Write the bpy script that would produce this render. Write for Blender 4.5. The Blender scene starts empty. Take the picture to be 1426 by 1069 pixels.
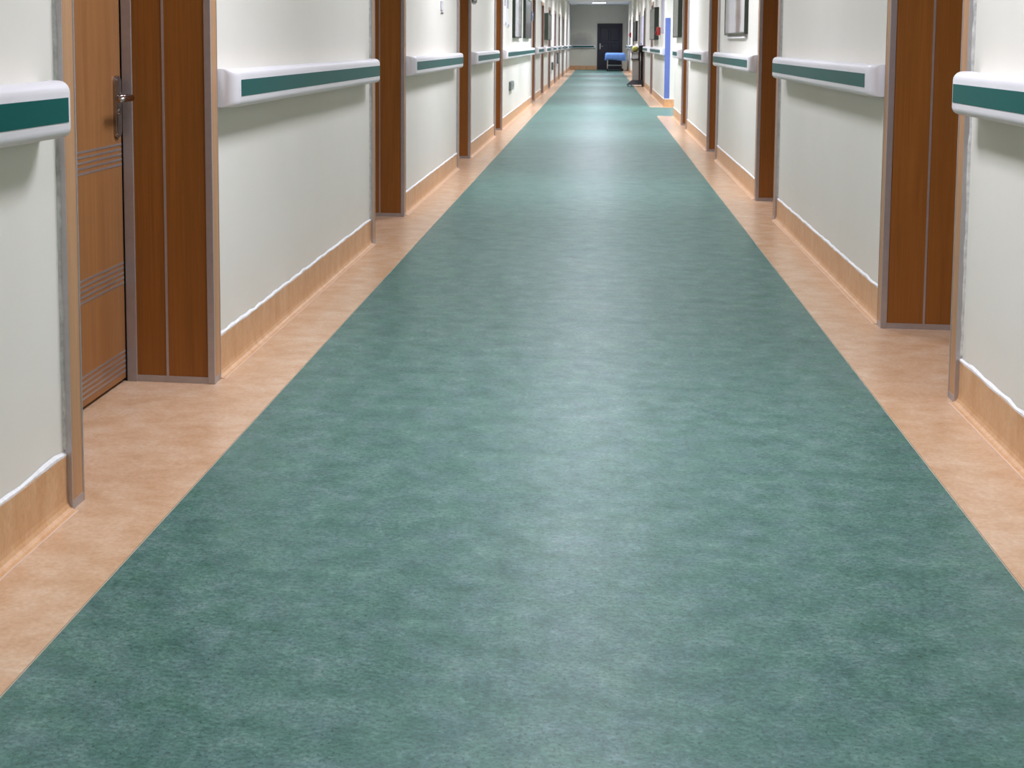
import bpy, bmesh, math, random
from mathutils import Matrix, Vector
random.seed(7)
S = bpy.context.scene
C = S.collection

# ------------------------------------------------------------ camera, world, exposure
FPX, CX, CY, IW, IH = 1800.0, 560.0, 222.0, 1426.0, 1069.0
YAW, PITCH, CAM_H = math.radians(8.683), math.radians(5.143), 1.12
cam_data = bpy.data.cameras.new('camera')
cam = bpy.data.objects.new('camera', cam_data); C.objects.link(cam)
cam_data.sensor_width = 36.0
cam_data.lens = FPX / IW * 36.0
cam_data.shift_x = (IW / 2 - CX) / IW
cam_data.shift_y = -(IH / 2 - CY) / IW
cam_data.clip_start, cam_data.clip_end = 0.05, 200
fw = Vector((-math.sin(YAW) * math.cos(PITCH), math.cos(YAW) * math.cos(PITCH), -math.sin(PITCH)))
rt = Vector((math.cos(YAW), math.sin(YAW), 0)); up = rt.cross(fw)
cam.matrix_world = Matrix(((rt.x, up.x, -fw.x, 0), (rt.y, up.y, -fw.y, 0), (rt.z, up.z, -fw.z, CAM_H), (0, 0, 0, 1)))
cam_data.dof.use_dof = True
cam_data.dof.focus_distance = 4.6
cam_data.dof.aperture_fstop = 16.0
S.camera = cam

world = bpy.data.worlds.new('world'); S.world = world; world.use_nodes = True
world.node_tree.nodes['Background'].inputs[0].default_value = (0.9, 0.95, 1.0, 1)
world.node_tree.nodes['Background'].inputs[1].default_value = 0.02
S.view_settings.view_transform = 'Standard'
S.view_settings.look = 'None'
S.view_settings.exposure = 0.56
S.view_settings.gamma = 1.0
S.view_settings.use_curve_mapping = False

# corridor dimensions (metres): camera at x=0, y=0
XL, XR, YE, ZC = -1.26, 1.127, 55.4, 2.735
GL, GR = -1.006, 0.877                 # edges of the green floor
SIDE0, SIDE1, SIDEX = 20.2, 23.2, 5.0  # side corridor on the right
YB = -7.0                              # wall behind the camera
DW = 1.10                              # clear door width, left side
DWR = 0.96                             # clear door width, right side
def door_w(s, y):
    if s < 0: return {11.52: 1.0, 15.62: 1.05}.get(y, DW)
    return {4.24: 1.01}.get(y, DWR)
DOORS_L = [2.94, 7.12, 11.52, 15.62, 24.1, 27.92, 31.85, 35.8, 39.6, 43.6, 48.3]
DOORS_R = [-1.6, 4.24, 8.48, 12.76, 17.12, 28.45, 33.35, 37.9, 44.9, 50.4]
LIGHT_Y = [(-2.6, 15), (0.55, 5), (3.7, 13.5), (6.85, 6.5), (10.0, 15.5), (13.15, 6.5), (16.3, 20), (19.45, 19), (22.6, 24), (25.75, 9), (28.9, 20), (32.05, 9), (35.2, 20), (38.35, 9), (41.5, 22), (47.8, 25)]  # panels midway between the main ones are added to even out the light
LIGHT_COL = (0.95, 0.955, 1.11)
LAMP_W = 2.5

# ------------------------------------------------------------ helpers
def tag(o, label=None, cat=None, group=None, kind=None):
    if label: o['label'] = label
    if cat: o['category'] = cat
    if group: o['group'] = group
    if kind: o['kind'] = kind
    return o

def empty(name, loc=(0, 0, 0)):
    o = bpy.data.objects.new(name, None); C.objects.link(o); o.location = loc
    o.empty_display_size = 0.1
    return o

def obj(name, bm, mat, parent=None, loc=None, smooth=False):
    me = bpy.data.meshes.new(name)
    bmesh.ops.recalc_face_normals(bm, faces=bm.faces)
    bm.to_mesh(me); bm.free()
    for m in (mat if isinstance(mat, (list, tuple)) else [mat]): me.materials.append(m)
    if smooth:
        for p in me.polygons: p.use_smooth = True
    o = bpy.data.objects.new(name, me); C.objects.link(o)
    if parent is not None: o.parent = parent
    if loc is not None: o.location = loc
    return o

def box(bm, x0, x1, y0, y1, z0, z1, bevel=0.0, seg=2, mi=0):
    vs = [bm.verts.new((x, y, z)) for x in (x0, x1) for y in (y0, y1) for z in (z0, z1)]
    idx = [(0, 1, 3, 2), (4, 6, 7, 5), (0, 4, 5, 1), (2, 3, 7, 6), (0, 2, 6, 4), (1, 5, 7, 3)]
    fs = [bm.faces.new([vs[i] for i in f]) for f in idx]
    for f in fs: f.material_index = mi
    if bevel > 0:
        es = list({e for f in fs for e in f.edges})
        bmesh.ops.bevel(bm, geom=es, offset=bevel, segments=seg, profile=0.5, affect='EDGES')
    return bm

def bx(*a, **k): return box(bmesh.new(), *a, **k)

def tube(bm, pts, r, n=10):
    pts = [Vector(p) for p in pts]; rings = []
    for i, p in enumerate(pts):
        d = (pts[min(i + 1, len(pts) - 1)] - pts[max(i - 1, 0)]).normalized()
        a = d.orthogonal().normalized() if abs(d.z) > 0.9 else d.cross(Vector((0, 0, 1))).normalized()
        b = d.cross(a)
        rr = r[i] if isinstance(r, (list, tuple)) else r
        rings.append([bm.verts.new(p + a * rr * math.cos(t * 2 * math.pi / n) + b * rr * math.sin(t * 2 * math.pi / n)) for t in range(n)])
    for q in range(len(rings) - 1):
        for t in range(n):
            bm.faces.new((rings[q][t], rings[q][(t + 1) % n], rings[q + 1][(t + 1) % n], rings[q + 1][t]))
    bm.faces.new(rings[0]); bm.faces.new(rings[-1])
    return bm

def ball(bm, c, rx, ry, rz, n=16):
    r = bmesh.ops.create_uvsphere(bm, u_segments=n, v_segments=n // 2, radius=1.0)
    for v in r['verts']: v.co = Vector((c[0] + v.co.x * rx, c[1] + v.co.y * ry, c[2] + v.co.z * rz))
    return bm

def extrude_y(bm, prof, y0, y1, fx):
    """closed profile [(d, z)] swept along y; fx maps depth from the wall to x"""
    a = [bm.verts.new((fx(d), y0, z)) for d, z in prof]
    b = [bm.verts.new((fx(d), y1, z)) for d, z in prof]
    n = len(prof)
    for i in range(n): bm.faces.new((a[i], a[(i + 1) % n], b[(i + 1) % n], b[i]))
    bm.faces.new(a); bm.faces.new(b)
    return bm

# ------------------------------------------------------------ materials
class NT:
    def __init__(s, name):
        s.m = bpy.data.materials.new(name); s.m.use_nodes = True
        s.t = s.m.node_tree; s.b = s.t.nodes['Principled BSDF']
        s.geo = s.t.nodes.new('ShaderNodeNewGeometry')
        s.tc = s.t.nodes.new('ShaderNodeTexCoord')
    def n(s, kind, **k):
        nd = s.t.nodes.new(kind)
        for q, v in k.items(): setattr(nd, q, v)
        return nd
    def link(s, a, b): s.t.links.new(a, b)
    def vec(s, scale, world=True, rot=(0, 0, 0)):
        mp = s.n('ShaderNodeMapping')
        s.link(s.geo.outputs['Position'] if world else s.tc.outputs['Object'], mp.inputs['Vector'])
        mp.inputs['Scale'].default_value = scale; mp.inputs['Rotation'].default_value = rot
        return mp.outputs['Vector']
    def noise(s, vec, scale, detail=6, rough=0.6, dist=0.0):
        nd = s.n('ShaderNodeTexNoise'); s.link(vec, nd.inputs['Vector'])
        nd.inputs['Scale'].default_value = scale; nd.inputs['Detail'].default_value = detail
        nd.inputs['Roughness'].default_value = rough; nd.inputs['Distortion'].default_value = dist
        return nd.outputs['Fac']
    def ramp(s, fac, stops):
        r = s.n('ShaderNodeValToRGB'); s.link(fac, r.inputs['Fac'])
        el = r.color_ramp.elements
        while len(el) < len(stops): el.new(0.5)
        for e, (p, c) in zip(el, stops): e.position = p; e.color = (*c, 1) if len(c) == 3 else c
        return r.outputs['Color']
    def mix(s, fac, a, b, mode='MIX'):
        m = s.n('ShaderNodeMix', data_type='RGBA', blend_type=mode)
        for sock, v in ((m.inputs[0], fac), (m.inputs[6], a), (m.inputs[7], b)):
            if isinstance(v, (int, float)): sock.default_value = v
            elif isinstance(v, tuple): sock.default_value = (*v, 1)
            else: s.link(v, sock)
        return m.outputs[2]
    def bump(s, fac, strength, dist=0.01):
        b = s.n('ShaderNodeBump'); s.link(fac, b.inputs['Height'])
        b.inputs['Strength'].default_value = strength; b.inputs['Distance'].default_value = dist
        s.link(b.outputs['Normal'], s.b.inputs['Normal'])
    def set(s, color=None, rough=None, metal=None, spec=None):
        if color is not None:
            if isinstance(color, tuple): s.b.inputs['Base Color'].default_value = (*color, 1)
            else: s.link(color, s.b.inputs['Base Color'])
        if rough is not None:
            if isinstance(rough, (int, float)): s.b.inputs['Roughness'].default_value = rough
            else: s.link(rough, s.b.inputs['Roughness'])
        if metal is not None: s.b.inputs['Metallic'].default_value = metal
        if spec is not None: s.b.inputs['Specular IOR Level'].default_value = spec
        return s.m

def plain(name, color, rough=0.5, metal=0.0, vary=0.06, scale=14.0, bump=0.0, spec=None):
    t = NT(name)
    f = t.noise(t.vec((1, 1, 1)), scale, 4)
    lo = tuple(c * (1 - vary) for c in color); hi = tuple(min(1, c * (1 + vary)) for c in color)
    t.set(t.ramp(f, [(0.3, lo), (0.7, hi)]), rough, metal, spec)
    if bump: t.bump(f, bump)
    return t.m

def make_wall():
    t = NT('wall_paint'); v = t.vec((1, 1, 1))
    big = t.noise(v, 1.3, 5, 0.6); fine = t.noise(v, 26, 5, 0.6)
    c = t.ramp(big, [(0.3, (0.71, 0.692, 0.605)), (0.7, (0.75, 0.735, 0.655))])
    scuff = t.ramp(t.noise(v, 7.0, 9, 0.72, 0.6), [(0.66, (0, 0, 0)), (0.8, (1, 1, 1))])
    sep = t.n('ShaderNodeMath', operation='MULTIPLY'); t.link(scuff, sep.inputs[0]); sep.inputs[1].default_value = 0.16
    c = t.mix(sep.outputs[0], c, (0.52, 0.5, 0.43))
    t.set(c, 0.62, spec=0.3)
    t.bump(fine, 0.10, 0.004)
    return t.m

def make_green():
    t = NT('green_vinyl'); v = t.vec((1, 1, 1)); vs = t.vec((0.95, 1.1, 1))
    blot = t.noise(vs, 10.0, 12, 0.80, 0.0)
    c = t.ramp(blot, [(0.33, (0.032, 0.098, 0.075)), (0.45, (0.062, 0.148, 0.122)), (0.55, (0.090, 0.184, 0.157)), (0.68, (0.146, 0.246, 0.217))])
    hue = t.ramp(t.noise(vs, 11.0, 5, 0.6), [(0.38, (0.96, 1.03, 0.95)), (0.62, (1.05, 0.985, 1.05))])
    c = t.mix(1.0, c, hue, 'MULTIPLY')
    fib = t.ramp(t.noise(t.vec((0.8, 1.25, 1)), 95, 8, 0.85), [(0.36, (0.50, 0.54, 0.53)), (0.5, (1.0, 1.0, 1.0)), (0.64, (1.55, 1.47, 1.49))])
    c = t.mix(1.0, c, fib, 'MULTIPLY')
    sp = t.ramp(t.noise(v, 135, 4, 0.6), [(0.30, (0.36, 0.40, 0.39)), (0.435, (1, 1, 1))])
    c = t.mix(1.0, c, sp, 'MULTIPLY')
    r = t.ramp(t.noise(v, 3.0, 4), [(0.3, (0.33,) * 3), (0.7, (0.40,) * 3)])
    t.set(c, r, spec=0.33)
    t.bump(t.noise(v, 420, 2), 0.06, 0.002)
    return t.m

def make_orange(name, k=1.0, upright=False, g=1.0, h=1.0):
    t = NT(name)
    v = t.vec((1.6, 1.6, 0.7)) if upright else t.vec((0.95, 1.1, 1))
    blot = t.noise(v, 8.0, 8, 0.68, 0.2)
    c = t.ramp(blot, [(0.30, (0.56 * k, 0.345 * k * g, 0.200 * k * h)), (0.48, (0.63 * k, 0.425 * k * g, 0.275 * k * h)), (0.70, (0.70 * k, 0.53 * k * g, 0.39 * k * h))])
    fib = t.ramp(t.noise(v, 90, 4, 0.6), [(0.3, (0.90, 0.89, 0.87)), (0.7, (1.08, 1.08, 1.10))])
    c = t.mix(1.0, c, fib, 'MULTIPLY')
    t.set(c, 0.27 if not upright else 0.42, spec=0.45)
    t.bump(t.noise(t.vec((1, 1, 1)), 420, 2), 0.05, 0.002)
    return t.m

def make_wood(name, a, b, rough=0.42):
    t = NT(name)
    f = t.noise(t.vec((1, 1, 0.022)), 120, 5, 0.62)
    g = t.noise(t.vec((1, 1, 0.05)), 16, 4, 0.6, 0.4)
    c = t.ramp(f, [(0.3, a), (0.7, b)])
    c = t.mix(1.0, c, t.ramp(g, [(0.3, (0.88, 0.86, 0.84)), (0.7, (1.1, 1.1, 1.1))]), 'MULTIPLY')
    t.set(c, rough, spec=0.3)
    return t.m

def make_ceiling():
    t = NT('ceiling_tile_sheet')
    br = t.n('ShaderNodeTexBrick'); t.link(t.vec((1 / 0.6, 1 / 0.6, 1)), br.inputs['Vector'])
    br.offset = 0.0
    br.inputs['Color1'].default_value = br.inputs['Color2'].default_value = (0.86, 0.87, 0.86, 1)
    br.inputs['Mortar'].default_value = (0.42, 0.42, 0.42, 1)
    br.inputs['Scale'].default_value = 1.0; br.inputs['Mortar Size'].default_value = 0.012
    br.inputs['Brick Width'].default_value = 1.0; br.inputs['Row Height'].default_value = 1.0
    t.set(br.outputs['Color'], 0.8)
    return t.m

def emission(name, color, strength):
    t = NT(name)
    t.b.inputs['Base Color'].default_value = (0.9, 0.9, 0.9, 1)
    t.b.inputs['Emission Color'].default_value = (*color, 1)
    t.b.inputs['Emission Strength'].default_value = strength
    return t.m

def picture(name, cols, along=1, spec=0.5):
    """flat print: soft vertical fields of colour; cols = ramp stops along the wall"""
    t = NT(name)
    sx = t.n('ShaderNodeSeparateXYZ'); t.link(t.tc.outputs['Generated'], sx.inputs[0])
    wob = t.noise(t.vec((1, 1, 1)), 5, 4)
    ad = t.n('ShaderNodeMath', operation='MULTIPLY_ADD'); t.link(wob, ad.inputs[0]); ad.inputs[1].default_value = 0.16
    t.link(sx.outputs[along], ad.inputs[2])
    t.set(t.ramp(ad.outputs[0], cols), 0.15, spec=spec)
    return t.m

M = dict(
    wall=make_wall(), green=make_green(), border=make_orange('orange_vinyl', 0.90, False, 0.97, 0.90), base=make_orange('orange_vinyl_upstand', 0.92, True, 0.86, 0.64),
    leaf=make_wood('door_veneer', (0.262, 0.117, 0.040), (0.33, 0.152, 0.055)),
    wood=make_wood('frame_veneer', (0.225, 0.082, 0.014), (0.285, 0.106, 0.021)),
    casing=make_wood('casing_veneer', (0.40, 0.22, 0.105), (0.47, 0.27, 0.135)),
    alu=plain('brushed_aluminium', (0.46, 0.435, 0.44), 0.42, 0.75, 0.05, 40),
    steel=plain('satin_steel_handle', (0.40, 0.36, 0.34), 0.2, 1.0, 0.05, 30),
    dark=plain('black_gap', (0.012, 0.010, 0.010), 0.8),
    rail=plain('white_rail_plastic', (0.70, 0.69, 0.695), 0.38, 0, 0.015, 8),
    teal=plain('teal_rail_insert', (0.0, 0.092, 0.082), 0.36, 0, 0.02, 60, 0, 0.07),
    caulk=plain('white_caulk', (0.80, 0.80, 0.78), 0.7, 0, 0.08, 60, 0.3),
    palebead=plain('pale_orange_bead', (0.66, 0.49, 0.37), 0.5),
    greycaulk=plain('grey_caulk', (0.50, 0.50, 0.46), 0.7, 0, 0.25, 40, 0.3),  # greyer than the baseboard caulk, uneven tone
    bead=plain('pale_weld_bead', (0.50, 0.44, 0.32), 0.5), seam=plain('dark_seam', (0.10, 0.065, 0.04), 0.7),
    ceil=make_ceiling(), tile=plain('ceiling_tile', (0.86, 0.87, 0.86), 0.8, 0, 0.04, 60),
    white=plain('white_painted_metal', (0.8, 0.8, 0.8), 0.5),
    blue=plain('blue_corner_plastic', (0.115, 0.165, 0.43), 0.45, 0, 0.04),
    navy=plain('dark_navy_door', (0.012, 0.012, 0.022), 0.45, 0, 0.1),
    greyface=plain('grey_board_face', (0.13, 0.135, 0.11), 0.25, 0, 0.15, 5),
    greenframe=plain('dark_green_board_edge', (0.02, 0.03, 0.016), 0.4),
    chrome=plain('chrome_post', (0.6, 0.6, 0.6), 0.25, 1.0),
    socket=plain('grey_socket_cover', (0.24, 0.27, 0.25), 0.4, 0, 0.1, 40),
    socket_dark=plain('socket_box_side', (0.12, 0.14, 0.13), 0.5),
    sheet=plain('blue_cotton_sheet', (0.15, 0.31, 0.72), 0.85, 0, 0.10, 9),
    black=plain('black_plastic', (0.012, 0.011, 0.013), 0.5, 0, 0.2),
    greypanel=plain('light_grey_panel', (0.42, 0.40, 0.365), 0.5),
    yellow=plain('yellow_green_cover', (0.62, 0.60, 0.13), 0.6, 0, 0.2, 30),
    red=plain('red_alarm_plastic', (0.42, 0.025, 0.02), 0.4), darkred=plain('dark_red_button', (0.13, 0.008, 0.008), 0.4),
    paper=plain('white_paper', (0.74, 0.75, 0.76), 0.7, 0, 0.05, 20),
    greyprint=plain('grey_printed_block', (0.36, 0.38, 0.42), 0.7, 0, 0.3, 60),
    bluesign=plain('blue_sign_face', (0.10, 0.16, 0.26), 0.5, 0, 0.2, 20),
    lavender=plain('lavender_poster', (0.47, 0.46, 0.54), 0.6, 0, 0.08, 3),
    plaque=plain('pale_grey_plaque', (0.58, 0.58, 0.60), 0.5),
    hook=plain('grey_hook', (0.22, 0.22, 0.22), 0.4),
    greymetal=plain('grey_painted_steel', (0.22, 0.23, 0.24), 0.4, 0.4),
)
def make_endwall():
    t = NT('end_wall_paint'); v = t.vec((1, 1, 1))
    c = t.ramp(t.noise(v, 1.4, 5), [(0.3, (0.60, 0.585, 0.47)), (0.7, (0.66, 0.645, 0.53))])
    # grey darker patch with a shape of its own on the plaster
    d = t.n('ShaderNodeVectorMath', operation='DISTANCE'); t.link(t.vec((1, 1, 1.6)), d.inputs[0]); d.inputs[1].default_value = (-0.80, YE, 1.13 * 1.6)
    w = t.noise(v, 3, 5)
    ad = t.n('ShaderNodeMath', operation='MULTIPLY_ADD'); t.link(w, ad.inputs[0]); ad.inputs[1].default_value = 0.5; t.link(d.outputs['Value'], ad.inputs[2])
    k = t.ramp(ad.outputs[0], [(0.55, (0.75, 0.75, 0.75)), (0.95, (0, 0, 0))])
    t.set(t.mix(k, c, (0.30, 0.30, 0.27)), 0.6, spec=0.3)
    return t.m
M['endwall'] = make_endwall()

# ------------------------------------------------------------ floor
def floor_piece(name, rects, mat, parent=None, z1=0.0):
    bm = bmesh.new()
    for x0, x1, y0, y1 in rects: box(bm, x0, x1, y0, y1, -0.02, z1)
    return obj(name, bm, mat, parent)
fl = floor_piece('floor', [(GL, GR, YB, YE + 0.3), (GR, SIDEX, SIDE0 + 0.10, SIDE1 - 0.16)], M['green'])
tag(fl, kind='structure')
floor_piece('border_strip', [(XL - 0.45, GL, YB, YE + 0.3)], M['border'], fl)
floor_piece('border_strip', [(GR, XR + 0.45, YB, SIDE0 + 0.10), (XR + 0.45, SIDEX, SIDE0 - 0.05, SIDE0 + 0.10)], M['border'], fl)
floor_piece('border_strip', [(GR, XR + 0.45, SIDE1 - 0.16, YE + 0.3), (XR + 0.45, SIDEX, SIDE1 - 0.16, SIDE1 + 0.05)], M['border'], fl)
for x, s in ((GL, -1), (GR, 1)):
    runs = [(YB, YE)] if s < 0 else [(YB, SIDE0 + 0.10), (SIDE1 - 0.16, YE)]
    bm = bmesh.new(); bd = bmesh.new()
    for y0, y1 in runs:
        a = sorted((x - s * 0.0005, x - s * 0.0025)); box(bm, a[0], a[1], y0, y1, -0.001, 0.0009)
        a = sorted((x + s * 0.0012, x - s * 0.0005)); box(bd, a[0], a[1], y0, y1, -0.001, 0.0005)
    obj('weld_bead', bm, M['bead'], fl); obj('seam', bd, M['seam'], fl)

# ------------------------------------------------------------ walls
def wall_boxes(bm, xw, s, doors, y0, y1):
    """segments between door openings, lintels over them, recess backs behind the leaves"""
    d = sorted(v for v in doors if y0 < v < y1)
    cur = y0
    def xs(a, b): return sorted((xw + s * a, xw + s * b))
    for v in d:
        a, b = v - 0.012, v + door_w(s, v) + 0.012
        x = xs(0, 0.45); box(bm, x[0], x[1], cur, a, -0.02, ZC + 0.05)
        box(bm, x[0], x[1], a, b, 1.962, ZC + 0.05)
        x = xs(0.34, 0.45); box(bm, x[0], x[1], a, b, -0.02, 1.962)
        cur = b
    x = xs(0, 0.45); box(bm, x[0], x[1], cur, y1, -0.02, ZC + 0.05)
bm = bmesh.new(); wall_boxes(bm, XL, -1, DOORS_L, YB, YE + 0.3)
tag(obj('wall_left', bm, M['wall']), kind='structure')
bm = bmesh.new()
wall_boxes(bm, XR, 1, DOORS_R, YB, SIDE0)
box(bm, XR + 0.45, SIDEX, SIDE0 - 0.2, SIDE0, -0.02, ZC + 0.05)
tag(obj('wall_right', bm, M['wall']), kind='structure')
bm = bmesh.new()
wall_boxes(bm, XR, 1, DOORS_R, SIDE1, YE + 0.3)
box(bm, XR + 0.45, SIDEX, SIDE1, SIDE1 + 0.2, -0.02, ZC + 0.05)
box(bm, SIDEX, SIDEX + 0.2, SIDE0 - 0.2, SIDE1 + 0.2, -0.02, ZC + 0.05)
tag(obj('wall_right', bm, M['wall']), kind='structure')
tag(obj('wall_far', bx(XL - 0.05, XR + 0.05, YE, YE + 0.25, -0.02, ZC + 0.05), M['endwall']), kind='structure')
tag(obj('wall_back', bx(XL - 0.45, XR + 0.45, YB - 0.2, YB, -0.02, ZC + 0.05), M['wall']), kind='structure')

# ------------------------------------------------------------ ceiling with lay-in tiles at the far end
bm = bx(XL - 0.45, XR + 0.45, YB - 0.2, YE + 0.3, ZC, ZC + 0.12)
box(bm, XR + 0.45, SIDEX + 0.2, SIDE0 - 0.2, SIDE1 + 0.2, ZC, ZC + 0.12)
ceil = tag(obj('ceiling', bm, M['ceil']), kind='structure')
tile_me = None
tx0 = -0.07 - 0.3
END_LIGHT = 52.45
row_y = [END_LIGHT - 0.6 + 0.6 * k for k in range(-8, 6)]
for y in row_y:
    if y + 0.6 > YE + 0.35: continue
    for i in range(-2, 3):
        x0 = max(tx0 + 0.6 * i, XL); x1 = min(tx0 + 0.6 * i + 0.6, XR)
        if x1 - x0 < 0.05: continue
        if i == 0 and END_LIGHT - 0.65 < y < END_LIGHT + 0.55: continue
        yy = min(y + 0.6, YE) - 0.006
        if yy - y < 0.05: continue
        obj('ceiling_tile', bx(x0 + 0.006, x1 - 0.006, y + 0.006, yy, ZC - 0.014, ZC), M['tile'], ceil)

# ------------------------------------------------------------ ceiling lights (the light of the place)
def ceiling_light(cx, cy, strength, label, group=None, along_y=True):
    r = empty('ceiling_light', (cx, cy, ZC))
    tag(r, label, 'ceiling light', group)
    a, b = (0.29, 0.59) if along_y else (0.59, 0.29)
    f = bmesh.new()
    box(f, -a, a, -b, -b + 0.02, -0.03, 0); box(f, -a, a, b - 0.02, b, -0.03, 0)
    box(f, -a, -a + 0.02, -b + 0.02, b - 0.02, -0.03, 0); box(f, a - 0.02, a, -b + 0.02, b - 0.02, -0.03, 0)
    obj('frame', f, M['white'], r)
    d = bmesh.new()
    vs = [d.verts.new((x, y, -0.018)) for x, y in ((-a + .02, -b + .02), (-a + .02, b - .02), (a - .02, b - .02), (a - .02, -b + .02))]
    d.faces.new(vs)
    if 'lit' not in M: M['lit'] = emission('lit_diffuser', LIGHT_COL, 2.0)
    obj('diffuser', d, M['lit'], r)
    la = bpy.data.lights.new('tube_lamp', 'AREA'); la.shape = 'RECTANGLE'
    la.size, la.size_y = 2 * a - 0.06, 2 * b - 0.06
    la.energy = strength * LAMP_W; la.color = LIGHT_COL; la.spread = math.radians(145)   # louvred fitting
    lo = bpy.data.objects.new('tube_lamp', la); C.objects.link(lo); lo.parent = r; lo.location = (0, 0, -0.034)
    return r
NTH = 'first second third fourth fifth sixth seventh eighth ninth tenth eleventh twelfth thirteenth fourteenth fifteenth sixteenth'.split()
for k, (y, st) in enumerate(LIGHT_Y):
    ceiling_light(-0.07, y, st, 'lit white ceiling panel, %s in the unseen, partly added row above the corridor counted from the near end' % NTH[k], 'ceiling panels along the corridor')
ceiling_light(-0.07, END_LIGHT, 16.0, 'white ceiling panel nearest the end wall, above the dark door')
ceiling_light(2.6, 21.7, 24, 'lit white ceiling panel inside the side corridor on the right', along_y=False)

# ------------------------------------------------------------ doors
MESHES = {}
def shared(key, name, make, mat, parent, loc=None):
    """one mesh per key, one object per call"""
    if key not in MESHES:
        o = obj(name, make(), mat); MESHES[key] = o.data
        o.parent = parent
    else:
        o = bpy.data.objects.new(name, MESHES[key]); C.objects.link(o); o.parent = parent
    if loc: o.location = loc
    return o

LEAF_X = 0.285
def door(n, xw, s, y, detail):
    """local x counts into the wall (times s), y along the corridor"""
    r = empty('door_%d' % n, (xw, y, 0)); tag(r, kind='structure')
    def B(x0, x1, *a, **k):
        q = sorted((s * x0, s * x1))
        return lambda: bx(q[0], q[1], *a, **k)
    W, HD = door_w(s, y), 1.94
    leaf = shared((s, W, 'leaf'), 'door_leaf', B(LEAF_X, LEAF_X + 0.04, 0.008, W - 0.008, 0.012, HD - 0.006, bevel=0.002, seg=1), M['leaf'], r)
    if detail:
        for z0 in (0.035, 0.330, 0.722):
            for k in range(5):
                zz = z0 + k * 0.0165
                shared((s, W, 'inlay', z0, k), 'inlay_strip', B(LEAF_X - 0.0012, LEAF_X, 0.012, W - 0.012, zz, zz + 0.0065), M['alu'], leaf)
    # lock plate with lever
    def plate():
        bm = bmesh.new(); n_ = 12; w2, zc0, zc1 = 0.024, 0.838, 0.992
        out = [(math.cos(a) * w2, zc1 + math.sin(a) * w2) for a in [math.pi * k / n_ for k in range(n_ + 1)]]
        out += [(w2 * math.cos(a), zc0 + w2 * math.sin(a)) for a in [math.pi + math.pi * k / n_ for k in range(n_ + 1)]]
        yc = W - 0.052
        f = bm.faces.new([bm.verts.new((s * (LEAF_X - 0.013), yc + u, z)) for u, z in out])
        g = bmesh.ops.extrude_face_region(bm, geom=[f])
        bmesh.ops.translate(bm, verts=[v for v in g['geom'] if isinstance(v, bmesh.types.BMVert)], vec=(s * 0.013, 0, 0))
        es = [e for e in bm.edges if all(abs(abs(v.co.x) - (LEAF_X - 0.013)) < 1e-5 for v in e.verts)]
        bmesh.ops.bevel(bm, geom=es, offset=0.005, segments=2, affect='EDGES')
        return bm
    pl = shared((s, W, 'plate'), 'handle_plate', plate, M['steel'], leaf)
    def lever():
        bm = bmesh.new(); yc = W - 0.052; z = 0.945
        tube(bm, [(s * (LEAF_X - 0.010), yc, z), (s * (LEAF_X - 0.030), yc, z), (s * (LEAF_X - 0.048), yc - 0.004, z), (s * (LEAF_X - 0.060), yc - 0.020, z),
                  (s * (LEAF_X - 0.063), yc - 0.05, z), (s * (LEAF_X - 0.061), yc - 0.085, z - 0.001), (s * (LEAF_X - 0.057), yc - 0.115, z - 0.003)],
             [0.012, 0.011, 0.011, 0.011, 0.0105, 0.010, 0.008], 12)
        return bm
    o = shared((s, W, 'lever'), 'lever', lever, M['steel'], pl)
    for p in o.data.polygons: p.use_smooth = True
    if detail:
        shared((s, W, 'keyring'), 'key_cover', lambda: tube(bmesh.new(), [(s * (LEAF_X - 0.016), W - 0.052, 0.90), (s * (LEAF_X - 0.012), W - 0.052, 0.90)], 0.012, 14), M['steel'], pl)
    # jamb linings on both sides, seen from inside the opening
    for side, yy, dr in (('far', W, 1), ('near', 0.0, -1)):
        def Y(a, b): return sorted((yy + dr * a, yy + dr * b))
        def P(name, key, x0, x1, a, b, z0, z1, mat, par=r, **k):
            ya = Y(a, b)
            return shared((s, W, side, key), name, B(x0, x1, ya[0], ya[1], z0, z1, **k), mat, par)
        p1 = P('jamb_panel', 'p1', 0.004, 0.139, 0, 0.012, 0.0, HD, M['wood'])
        p2 = P('jamb_panel', 'p2', 0.146, 0.247, 0, 0.012, 0.0, HD, M['wood'])
        P('cover_strip', 'cs', 0.1385, 0.1465, -0.002, 0.012, 0.0, HD, M['alu'])
        P('door_stop', 'st', 0.247, 0.281, -0.006, 0.012, 0.0, HD, M['alu'], bevel=0.001, seg=1)
        P('gap_shade', 'gs', 0.281, 0.335, -0.001, 0.012, 0.0, HD, M['dark'])  # black strip puts the shade of the door gap into the colour
        P('base_shoe', 'b1', 0.004, 0.1385, -0.0025, 0, 0.0, 0.022, M['alu'], p1)
        P('base_shoe', 'b2', 0.1465, 0.247, -0.0025, 0, 0.0, 0.022, M['alu'], p2)
        cs = P('casing', 'ca', -0.018, 0.0, 0.003, 0.066, 0.0, HD + 0.063, M['casing'])
        P('metal_edge', 'e1', -0.020, 0.004, -0.004, 0.003, 0.0, HD + 0.001, M['alu'], cs, bevel=0.0012, seg=1)
        P('metal_edge', 'e2', -0.0192, 0.0, 0.066, 0.0695, 0.0, HD + 0.066, M['alu'], cs)
        P('base_shoe', 'b3', -0.0195, -0.018, 0.003, 0.066, 0.0, 0.022, M['alu'], cs)
    shared((s, W, 'head'), 'head_panel', B(0.004, 0.247, 0, W, HD, HD + 0.012), M['wood'], r)
    shared((s, W, 'headstop'), 'door_stop', B(0.247, 0.335, 0, W, HD - 0.004, HD + 0.012), M['alu'], r)
    hc = shared((s, W, 'headcas'), 'casing', B(-0.018, 0.0, 0.003, W - 0.003, HD + 0.003, HD + 0.063), M['casing'], r)
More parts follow.
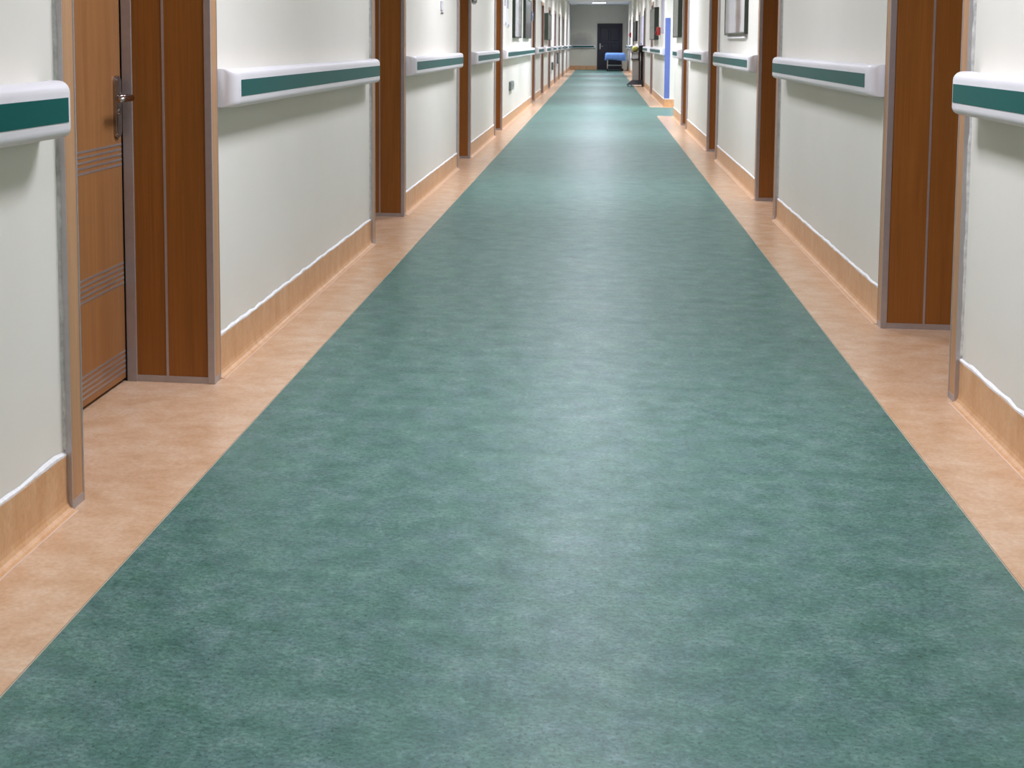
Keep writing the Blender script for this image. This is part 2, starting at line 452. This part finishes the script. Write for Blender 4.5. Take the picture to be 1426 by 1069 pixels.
    shared((s, W, 'headedge'), 'metal_edge', B(-0.0192, 0.0, 0.003, W - 0.003, HD + 0.063, HD + 0.066), M['alu'], hc)
    shared((s, W, 'headedge2'), 'metal_edge', B(-0.020, 0.004, 0.003, W - 0.003, HD - 0.002, HD + 0.003), M['alu'], hc)
    return r

def side_caulk(s, yy, dr):
    bm = bmesh.new(); rnd = random.Random(int(yy * 50)); ring = []
    n = 48
    for i in range(n + 1):
        z = 0.15 + 1.86 * i / n
        w = 0.005 + rnd.uniform(-0.002, 0.004); d = 0.004 + rnd.uniform(-0.002, 0.002)
        ring.append([bm.verts.new((-s * q, yy + dr * u, z)) for u, q in ((0, 0), (0, d + 0.003), (w * 0.6, d), (w, 0))])
    for i in range(n):
        for k in range(3): bm.faces.new((ring[i][k], ring[i][k + 1], ring[i + 1][k + 1], ring[i + 1][k]))
    return bm
dn = 0
for i, y in enumerate(DOORS_L):
    dn += 1; r = door(dn, XL, -1, y, i < 2)
    if i < 2:
        for yy, dr in ((-0.0697, -1), (door_w(-1, y) + 0.0697, 1)): obj('caulk_line', side_caulk(-1, yy, dr), M['greycaulk'], r)
for i, y in enumerate(DOORS_R):
    dn += 1; r = door(dn, XR, 1, y, i < 3)
    if i in (1, 2):
        for yy, dr in ((-0.0697, -1), (door_w(1, y) + 0.0697, 1)): obj('caulk_line', side_caulk(1, yy, dr), M['greycaulk'], r)

# dark door in the end wall
dn += 1
r = empty('door_%d' % dn, (0.392, YE, 0)); tag(r, kind='structure')
obj('door_leaf', bx(-0.49, 0.49, -0.03, -0.002, 0.012, 1.90), M['navy'], r)
lf = r.children[0]
for x0, x1, z0, z1 in ((-0.40, -0.05, 1.22, 1.76), (0.05, 0.40, 1.22, 1.76), (-0.40, -0.05, 0.62, 1.12), (0.05, 0.40, 0.62, 1.12), (-0.40, -0.05, 0.12, 0.52), (0.05, 0.40, 0.12, 0.52)):
    obj('raised_panel', bx(x0, x1, -0.044, -0.03, z0, z1, bevel=0.012, seg=1), M['navy'], lf)
f = bmesh.new()
box(f, -0.525, -0.49, -0.045, -0.001, 0, 1.94); box(f, 0.49, 0.525, -0.045, -0.001, 0, 1.94); box(f, -0.49, 0.49, -0.045, -0.001, 1.90, 1.94)
obj('door_frame', f, M['navy'], r)
hp = obj('handle_plate', bx(-0.425, -0.375, -0.055, -0.03, 0.86, 1.10, bevel=0.008), M['chrome'], lf)
obj('lever', tube(bmesh.new(), [(-0.40, -0.05, 0.99), (-0.40, -0.10, 0.99), (-0.36, -0.105, 0.99), (-0.29, -0.10, 0.985)], 0.011, 10), M['chrome'], hp)

# ------------------------------------------------------------ baseboards (coved vinyl upstand) with the white caulk line on top
def wall_runs(doors, y0, y1, s):
    cur, out = y0, []
    for v in sorted(d for d in doors if y0 < d < y1):
        out.append((cur, v - 0.0700)); cur = v + door_w(s, v) + 0.0700
    out.append((cur, y1)); return out
RUN_L = wall_runs(DOORS_L, YB, YE, -1); RUN_R1 = wall_runs(DOORS_R, YB, SIDE0, 1); RUN_R2 = wall_runs(DOORS_R, SIDE1, YE, 1)
BBH = 0.136
PROF = [(0, 0), (0, BBH), (0.004, BBH), (0.007, BBH - 0.004), (0.007, 0.03), (0.009, 0.018), (0.014, 0.009), (0.022, 0.003), (0.032, 0.0008), (0.032, 0)]
def caulk(xw, s, y0, y1, fn=None):
    bm = bmesh.new(); rnd = random.Random(int(y0 * 100)); n = max(2, int((y1 - y0) / 0.06))
    ring = []
    for i in range(n + 1):
        y = y0 + (y1 - y0) * i / n
        d = 0.007 + rnd.uniform(-0.001, 0.0015); h = 0.010 + rnd.uniform(-0.002, 0.006); b = BBH + rnd.uniform(-0.004, 0.001)
        pts = [(0, b), (d, b), (d, b + h * 0.5), (0.001, b + h)]
        ring.append([bm.verts.new((xw - s * q, y, z)) for q, z in pts])
    for i in range(n):
        for k in range(3): bm.faces.new((ring[i][k], ring[i][k + 1], ring[i + 1][k + 1], ring[i + 1][k]))
    bm.faces.new(ring[0]); bm.faces.new(ring[-1])
    return bm
for side, xw, s, runs in (('left', XL, -1, RUN_L), ('right', XR, 1, RUN_R1 + RUN_R2)):
    for y0, y1 in runs:
        o = tag(obj('baseboard_%s' % side, extrude_y(bmesh.new(), PROF, y0, y1, lambda d: xw - s * d), M['base']), kind='structure')
        if y0 < 26: obj('caulk_line', caulk(xw, s, y0, y1), M['caulk'], o)
        a = sorted((xw - s * 0.030, xw - s * 0.0345))
        obj('weld_bead', bx(a[0], a[1], y0, y1, 0, 0.0012), M['palebead'], o)
o = tag(obj('baseboard_side', bx(XR, SIDEX, SIDE1 - 0.008, SIDE1, 0, BBH), M['base']), kind='structure')
obj('caulk_line', bx(XR, SIDEX, SIDE1 - 0.006, SIDE1, BBH, BBH + 0.012), M['caulk'], o)
o = tag(obj('baseboard_side', bx(XR + 0.01, SIDEX, SIDE0, SIDE0 + 0.008, 0, BBH), M['base']), kind='structure')
o = tag(obj('baseboard_far', bx(XL, -0.14, YE - 0.008, YE, 0, 0.17), M['base']), kind='structure')

# ------------------------------------------------------------ handrails
RZ0, RZ1, RP = 0.908, 1.036, 0.085
def rounded_prof(p, n=5, rt_=0.026, rb=0.022):
    pts = [(0.0, RZ0 + 0.004)]
    for k in range(n + 1):
        a = -math.pi / 2 + (math.pi / 2) * k / n
        pts.append((p - rb + rb * math.cos(a), RZ0 + rb + rb * math.sin(a)))
    for k in range(n + 1):
        a = (math.pi / 2) * k / n
        pts.append((p - rt_ + rt_ * math.cos(a), RZ1 - rt_ + rt_ * math.sin(a)))
    pts.append((0.0, RZ1 - 0.004))
    return pts
def rail_cap(y_end, sgn, fx):
    """end piece rounded in plan; sgn = direction in y towards the free end"""
    bm = bmesh.new(); rc, L, n = 0.036, 0.044, 8
    rings = []
    for k in range(n + 1):
        a = math.pi / 2 * k / n
        y = y_end - sgn * L + sgn * ((L - rc) if k else 0) + sgn * rc * math.sin(a)
        p = RP - rc + rc * math.cos(a)
        rings.append([bm.verts.new((fx(d), y, z)) for d, z in rounded_prof(p, rt_=0.026, rb=0.022)])
    m = len(rings[0])
    for q in range(n):
        for t in range(m): bm.faces.new((rings[q][t], rings[q][(t + 1) % m], rings[q + 1][(t + 1) % m], rings[q + 1][t]))
    bm.faces.new(rings[-1])
    return bm
ORD = ['first', 'second', 'third', 'fourth', 'fifth', 'sixth', 'seventh', 'eighth', 'ninth', 'tenth', 'eleventh', 'twelfth']
def handrail(xw, s, y0, y1, label):
    r = empty('handrail', (0, 0, 0)); tag(r, label, 'handrail', 'handrails along the corridor walls')
    r.location = (xw, y0, RZ0)
    fx = lambda d: -s * d
    def part(name, bm, m, smooth=False):
        bmesh.ops.translate(bm, verts=bm.verts, vec=(0, -y0, -RZ0))
        return obj(name, bm, m, r, smooth=smooth)
    part('rail_body', extrude_y(bmesh.new(), rounded_prof(RP), y0 + 0.044, y1 - 0.044, fx), M['rail'])
    part('end_cap', rail_cap(y0, -1, fx), M['rail']); part('end_cap', rail_cap(y1, 1, fx), M['rail'])
    a = sorted((fx(RP - 0.001), fx(RP + 0.0012)))
    part('teal_insert', bx(a[0], a[1], y0 + 0.040, y1 - 0.040, 0.944, 0.999), M['teal'])
    for c in r.children:
        if c.name.startswith(('rail_body', 'end_cap')):
            for p in c.data.polygons: p.use_smooth = True
            c.data.set_sharp_from_angle(angle=math.radians(50))
    return r
L_END = {0: 2.785, 1: 6.93, 2: 11.25, 3: 15.40}
R_FAR = {1: 4.02}
for i, (y0, y1) in enumerate(RUN_L):
    a = y0 + 0.012; b = L_END.get(i, y1 - 0.22)
    if i == 0:
        a = -2.0; lab = 'nearest white handrail with dark teal stripe on the left wall, cut by the photo edge'
    elif i == len(RUN_L) - 1:
        lab = 'last white handrail on the left wall, between the %s left door and end wall' % ORD[i - 1]
    else:
        lab = 'white handrail with teal stripe on the left wall between the %s and %s left doors' % (ORD[i - 1], ORD[i])
    handrail(XL, -1, a, b, lab)
# right wall: far ends overhang the next opening a little, near ends butt against the casing
rr = [(r_, False) for r_ in RUN_R1] + [(r_, True) for r_ in RUN_R2]
RIGHT = [
    (-0.55, 4.10, 'nearest white handrail with dark teal stripe on the right wall, cut by the photo edge'),
    (5.535, 8.17, 'white handrail with teal stripe on the right wall between the first and second right doors'),
    (9.525, 12.45, 'white handrail with teal stripe under the hanging picture on the right wall'),
    (13.80, 16.75, 'white handrail with teal stripe on the right wall between the third and fourth right doors'),
    (18.165, 19.32, 'short white handrail on the right wall, last before the side corridor opening'),
    (23.25, 28.05, 'white handrail on the right wall just beyond the blue corner guard'),
    (29.67, 32.9, 'white handrail on the right wall between the first two doors past the side corridor'),
    (34.8, 37.6, 'white handrail on the right wall behind the equipment trolley'),
    (39.1, 44.5, 'white handrail on the right wall beyond the equipment trolley'),
    (46.1, 50.0, 'white handrail on the right wall under the small red alarm button'),
    (51.6, 54.9, 'last white handrail on the right wall, beside the dark end door'),
]
RIGHT[1] = (5.333, 8.21, RIGHT[1][2])
for a, b, lab in RIGHT: handrail(XR, 1, a, b, lab)
# across the end wall
r = empty('handrail', (-0.70, YE, RZ0)); tag(r, 'handrail with dark stripe across the end wall, left of the dark door', 'handrail', 'handrails along the corridor walls')
obj('rail_body', bx(-0.50, 0.50, -0.09, 0, 0.0, 0.128, bevel=0.02, seg=3), M['rail'], r)
obj('teal_insert', bx(-0.46, 0.44, -0.092, -0.089, 0.03, 0.098), M['teal'], r)

# ------------------------------------------------------------ things on the walls
def hung(name, label, cat, xw, s, yc, w, z0, z1, depth, face, edge, group=None, frame=0.02, extra=None):
    """framed flat thing hung on a side wall: frame with real depth, face recessed a little, glass not needed"""
    r = empty(name, (xw, yc, (z0 + z1) / 2)); tag(r, label, cat, group)
    h, a = (z1 - z0) / 2, w / 2
    def X(p, q): return sorted((-s * p, -s * q))
    f = bmesh.new(); q = X(0, depth)
    box(f, q[0], q[1], -a, -a + frame, -h, h); box(f, q[0], q[1], a - frame, a, -h, h)
    box(f, q[0], q[1], -a + frame, a - frame, -h, -h + frame); box(f, q[0], q[1], -a + frame, a - frame, h - frame, h)
    obj('frame', f, edge, r)
    q = X(0.001, depth - 0.004)
    obj('face', bx(q[0], q[1], -a + frame, a - frame, -h + frame, h - frame), face, r)
    return r
pic_r = picture('figure_print', [(0.06, (0.62, 0.63, 0.58)), (0.22, (0.68, 0.68, 0.66)), (0.34, (0.16, 0.10, 0.075)), (0.46, (0.17, 0.11, 0.08)), (0.54, (0.66, 0.66, 0.68)), (0.82, (0.74, 0.73, 0.76)), (0.96, (0.36, 0.35, 0.33))], 1, 0.15)
pic_l1 = picture('pale_print', [(0.1, (0.62, 0.62, 0.62)), (0.55, (0.60, 0.60, 0.60)), (0.66, (0.25, 0.25, 0.24)), (0.95, (0.22, 0.21, 0.2))])
pic_l2 = picture('dark_print', [(0.1, (0.035, 0.035, 0.04)), (0.5, (0.075, 0.072, 0.08)), (0.7, (0.10, 0.10, 0.095)), (0.95, (0.20, 0.21, 0.20))], 2, 0.15)
p = hung('picture_frame', 'framed picture with a brown figure on white, on the right wall above the handrail', 'picture', XR, 1, 11.13, 1.62, 1.19, 2.0, 0.03, pic_r, M['greenframe'], frame=0.016)
obj('ledge', bx(-0.02, 0, -0.72, 0.72, -0.435, -0.423), M['white'], p)
hung('picture_frame', 'pale framed picture left of the dark one on the bright left wall', 'picture', XL, -1, 19.55, 1.55, 1.195, 2.0, 0.045, pic_l1, M['greenframe'])
hung('picture_frame', 'dark framed picture beside the blue door sign on the bright left wall', 'picture', XL, -1, 22.3, 1.75, 1.20, 1.86, 0.045, pic_l2, M['greenframe'])
hung('notice_board', 'grey board with dark green edge on the right wall just before the side corridor', 'board', XR, 1, 19.15, 1.25, 1.20, 2.0, 0.06, M['greyface'], M['greenframe'])
hung('notice_board', 'tall grey board with dark edge on the right wall beyond the blue corner guard', 'board', XR, 1, 27.0, 2.3, 1.185, 1.82, 0.09, M['greyface'], M['greenframe'])
hung('notice_board', 'grey board with dark edge far down the left wall', 'board', XL, -1, 30.55, 2.0, 1.19, 1.80, 0.09, M['greyface'], M['greenframe'])
hung('notice_board', 'narrow black board far down the right wall above the equipment trolley', 'board', XR, 1, 41.9, 3.0, 1.18, 1.80, 0.06, M['black'], M['black'])

r = empty('wall_poster', (XR, 24.3, 1.62)); tag(r, 'plain lavender poster on the right wall between the blue corner and grey board', 'poster')
obj('sheet', bx(-0.006, 0, -0.55, 0.55, -0.32, 0.33), M['lavender'], r)
r = empty('wall_poster', (XR, 36.2, 1.45)); tag(r, 'pale grey poster on the far right wall above the trolley', 'poster')
obj('sheet', bx(-0.006, 0, -1.25, 1.25, -0.45, 0.40), M['lavender'], r)
r = empty('alarm_box', (XR, 25.2, 1.345)); tag(r, 'red wall box hanging on the right wall beside the tall grey board', 'alarm')
obj('housing', bx(-0.07, 0, -0.09, 0.09, -0.08, 0.08, bevel=0.02), M['red'], r)
obj('button', bx(-0.095, -0.0705, -0.06, 0.05, -0.07, 0.0, bevel=0.01), M['darkred'], r)
r = empty('alarm_box', (XR, 48.8, 1.42)); tag(r, 'tiny dark red alarm box on the far right wall near the end door', 'alarm')
obj('housing', bx(-0.06, 0, -0.15, 0.15, -0.09, 0.09, bevel=0.015), M['darkred'], r)
obj('button', bx(-0.085, -0.0605, -0.05, 0.05, -0.04, 0.04), M['red'], r)

r = empty('wall_plaque', (XL, 10.32, 1.41)); tag(r, 'small pale grey plaque with a grey hook below, on the left wall', 'plaque')
obj('plate', bx(0, 0.012, -0.055, 0.055, -0.03, 0.045, bevel=0.003, seg=1), M['plaque'], r)
obj('hook', ball(bmesh.new(), (0.012, -0.03, -0.052), 0.012, 0.02, 0.011), M['hook'], r)
r = empty('door_sign', (XL, 13.0, 1.66)); tag(r, 'dark framed sign on the left wall past the third left door', 'sign')
f = bmesh.new()
box(f, 0, 0.015, -0.2, 0.2, -0.135, -0.115); box(f, 0, 0.015, -0.2, 0.2, 0.115, 0.135); box(f, 0, 0.015, -0.2, -0.16, -0.115, 0.115); box(f, 0, 0.015, 0.16, 0.2, -0.115, 0.115)
obj('frame', f, M['greenframe'], r); obj('face', bx(0, 0.01, -0.16, 0.16, -0.115, 0.115), M['plaque'], r)
r = empty('door_sign', (XL, 24.1, 1.615)); tag(r, 'small blue sign on the left wall before the fifth left door', 'sign')
obj('plate', bx(0, 0.02, -0.22, 0.22, -0.085, 0.085), M['bluesign'], r)
obj('print_line', bx(0.0201, 0.0215, -0.15, 0.15, 0.02, 0.04), M['paper'], r)
for k, (y, w, z0) in enumerate(((17.25, 0.34, 1.36), (17.78, 0.38, 1.34))):
    r = empty('paper_sheet', (XL, y, z0)); tag(r, ('%s white paper sheet hung on the left wall before the framed pictures' % ('nearer', 'farther')[k]), 'paper', 'paper sheets on the left wall')
    obj('sheet', bx(0, 0.004, -w / 2, w / 2, 0, 0.55), M['paper'], r)
    obj('printed_block', bx(0.0041, 0.005, -w / 2 + 0.03, w / 2 - 0.03, 0.25, 0.5), M['greyprint'], r)
    obj('clip', bx(0.0, 0.016, w / 2 - 0.11, w / 2 - 0.03, 0.0, 0.035), M['greyprint'], r)
def socket_box(y, w, z0, z1, d, label):
    r = empty('socket_box', (XL, y, (z0 + z1) / 2)); tag(r, label, 'socket', 'socket boxes low on the left wall')
    h = (z1 - z0) / 2
    obj('box_body', bx(0, d, -w / 2, w / 2, -h, h, bevel=0.004, seg=1), M['socket_dark'], r)
    for k in (-1, 1):
        f = obj('cover_plate', bx(d, d + 0.006, k * w / 4 - w / 4 + 0.01, k * w / 4 + w / 4 - 0.01, -h + 0.008, h - 0.008), M['socket'], r)
        obj('outlet', bx(d + 0.006, d + 0.008, k * w / 4 - 0.025, k * w / 4 + 0.025, -0.02, 0.02), M['socket_dark'], f)
socket_box(18.45, 0.6, 0.455, 0.58, 0.03, 'grey double socket box below the handrail on the bright left wall')
socket_box(34.3, 0.5, 0.42, 0.62, 0.05, 'nearer of two tiny dark socket boxes far down the left wall')
socket_box(38.4, 0.5, 0.52, 0.84, 0.05, 'farther of two tiny dark socket boxes far down the left wall')

# blue corner guard
bm = bmesh.new()
g0, g1 = 0.138, 1.56
box(bm, XR - 0.004, XR + 0.085, SIDE1 - 0.004, SIDE1, g0, g1); box(bm, XR - 0.004, XR, SIDE1, SIDE1 + 0.07, g0, g1)
o = obj('corner_guard', bm, M['blue']); tag(o, 'bright blue corner guard strip at the side corridor corner', 'corner guard')

# ------------------------------------------------------------ equipment trolley on the right
tx, ty = 0.90, 34.3
r = empty('equipment_trolley', (tx, ty, 0)); tag(r, 'grey equipment trolley with black foot standing by the right wall', 'trolley')
bm = bmesh.new()
vs = [(-0.23, -0.32), (0.18, -0.32), (0.21, -0.1), (0.21, 0.3), (-0.10, 0.3), (-0.20, 0.05)]
lo = [bm.verts.new((x, y, 0.045)) for x, y in vs]; hi = [bm.verts.new((x * 0.62 + 0.06, y * 0.7, 0.165)) for x, y in vs]
for i in range(6): bm.faces.new((lo[i], lo[(i + 1) % 6], hi[(i + 1) % 6], hi[i]))
bm.faces.new(lo); bm.faces.new(hi)
obj('base', bm, M['black'], r)
for x, y in ((-0.18, -0.26), (0.18, -0.26), (0.2, 0.24), (-0.08, 0.24)):
    obj('caster', tube(bmesh.new(), [(x - 0.012, y, 0.03), (x + 0.012, y, 0.03)], 0.03, 12), M['black'], r)
obj('panel', bx(-0.075, 0.09, -0.14, -0.10, 0.12, 0.70, bevel=0.01), M['greypanel'], r)
for x, y, z1 in ((0.115, -0.12, 0.876), (0.16, -0.02, 0.876), (0.195, 0.12, 0.876)):
    obj('post', tube(bmesh.new(), [(x, y, 0.10), (x, y, z1)], 0.016, 8), M['black'], r)
obj('side_panel', bx(0.112, 0.138, -0.1, 0.1, 0.12, 0.66), M['greypanel'], r)
for x in (-0.085, 0.09):
    obj('bracket', bx(x - 0.008, x + 0.008, -0.15, -0.135, 0.66, 0.88), M['black'], r)
obj('lower_shelf', bx(-0.12, 0.09, -0.2, 0.14, 0.70, 0.715), M['black'], r)
obj('tray', bx(-0.11, 0.225, -0.2, 0.18, 0.875, 0.893, bevel=0.004, seg=1), M['black'], r)
o = obj('white_box', bx(-0.07, 0.075, -0.13, 0.08, 0, 0.14, bevel=0.006), M['paper'], None, (tx, ty, 0.716)); tag(o, 'white box on the lower shelf of the equipment trolley', 'box')
r2 = empty('yellow_cover', (tx - 0.0, ty, 0.894)); tag(r2, 'rounded yellow green cover on top of the trolley', 'cover')
obj('dome', ball(bmesh.new(), (0, 0, 0.075), 0.085, 0.09, 0.075), M['yellow'], r2, smooth=True)
obj('knob', ball(bmesh.new(), (-0.02, -0.07, 0.10), 0.03, 0.03, 0.03), M['yellow'], r2, smooth=True)
r2 = empty('black_bag', (tx + 0.150, ty, 0.894)); tag(r2, 'black bag on the right end of the trolley top', 'bag')
obj('bag_body', bx(-0.065, 0.065, -0.1, 0.1, 0, 0.17, bevel=0.03, seg=3), M['black'], r2)
obj('handle', tube(bmesh.new(), [(0, -0.05, 0.16), (0, -0.03, 0.22), (0, 0.03, 0.22), (0, 0.05, 0.16)], 0.008, 8), M['black'], r2)

# ------------------------------------------------------------ stretcher trolley in front of the dark door
gx, gy, gw, gl = 0.60, 53.3, 0.74, 1.9
r = empty('stretcher_trolley', (gx, gy, 0)); tag(r, 'stretcher trolley with grey legs in front of the dark end door', 'stretcher')
obj('deck', bx(-gw / 2, gw / 2, -gl / 2, gl / 2, 0.56, 0.60), M['greymetal'], r)
obj('mattress', bx(-gw / 2 + 0.02, gw / 2 - 0.02, -gl / 2 + 0.02, gl / 2 - 0.02, 0.60, 0.685, bevel=0.03, seg=3), M['white'], r)
for x in (-0.30, 0.30):
    for y in (-0.85, 0.85):
        l = obj('leg', tube(bmesh.new(), [(x, y, 0.10), (x, y, 0.565)], 0.018, 10), M['chrome'], r)
        obj('caster', tube(bmesh.new(), [(x - 0.018, y, 0.055), (x + 0.018, y, 0.055)], 0.055, 14), M['black'], l)
obj('lower_bar', tube(bmesh.new(), [(-0.30, -0.85, 0.24), (0.30, -0.85, 0.24)], 0.014, 8), M['chrome'], r)
obj('lower_bar', tube(bmesh.new(), [(-0.30, 0.85, 0.24), (0.30, 0.85, 0.24)], 0.014, 8), M['chrome'], r)
obj('lower_tray', bx(-0.29, 0.29, -0.8, 0.8, 0.20, 0.215), M['greymetal'], r)
bm = bmesh.new()                                       # draped sheet: top, and wavy skirt on the four sides
nx, nw = 40, []
per = []
hw, hl = gw / 2 + 0.012, gl / 2 + 0.012
cnt = 80
for k in range(cnt):
    t = k / cnt * (4 * hw + 4 * hl)
    if t < 2 * hw: per.append((-hw + t, -hl))
    elif t < 2 * hw + 2 * hl: per.append((hw, -hl + t - 2 * hw))
    elif t < 4 * hw + 2 * hl: per.append((hw - (t - 2 * hw - 2 * hl), hl))
    else: per.append((-hw, hl - (t - 4 * hw - 2 * hl)))
rows = []
rnd = random.Random(3)
for j, (z, o_) in enumerate(((0.722, -0.05), (0.708, -0.01), (0.64, 0.012), (0.54, 0.02), (0.44, 0.028))):
    row = []
    for k, (x, y) in enumerate(per):
        wv = 0.014 * math.sin(k * 1.7) * j / 4
        m = 1 + (o_ + wv) / hw; m2 = 1 + (o_ + wv) / hl
        dz = 0.025 * math.sin(k * 0.45) * (j == 4)
        row.append(bm.verts.new((x * m, y * m2, z + dz)))
    rows.append(row)
for j in range(4):
    for k in range(cnt): bm.faces.new((rows[j][k], rows[j][(k + 1) % cnt], rows[j + 1][(k + 1) % cnt], rows[j + 1][k]))
bm.faces.new(rows[0])
o = obj('blue_sheet', bm, M['sheet'], None, (gx, gy, 0), smooth=True)
so = o.modifiers.new('solid', 'SOLIDIFY'); so.thickness = 0.006
tag(o, 'blue cotton sheet draped over the stretcher at the corridor end', 'sheet')
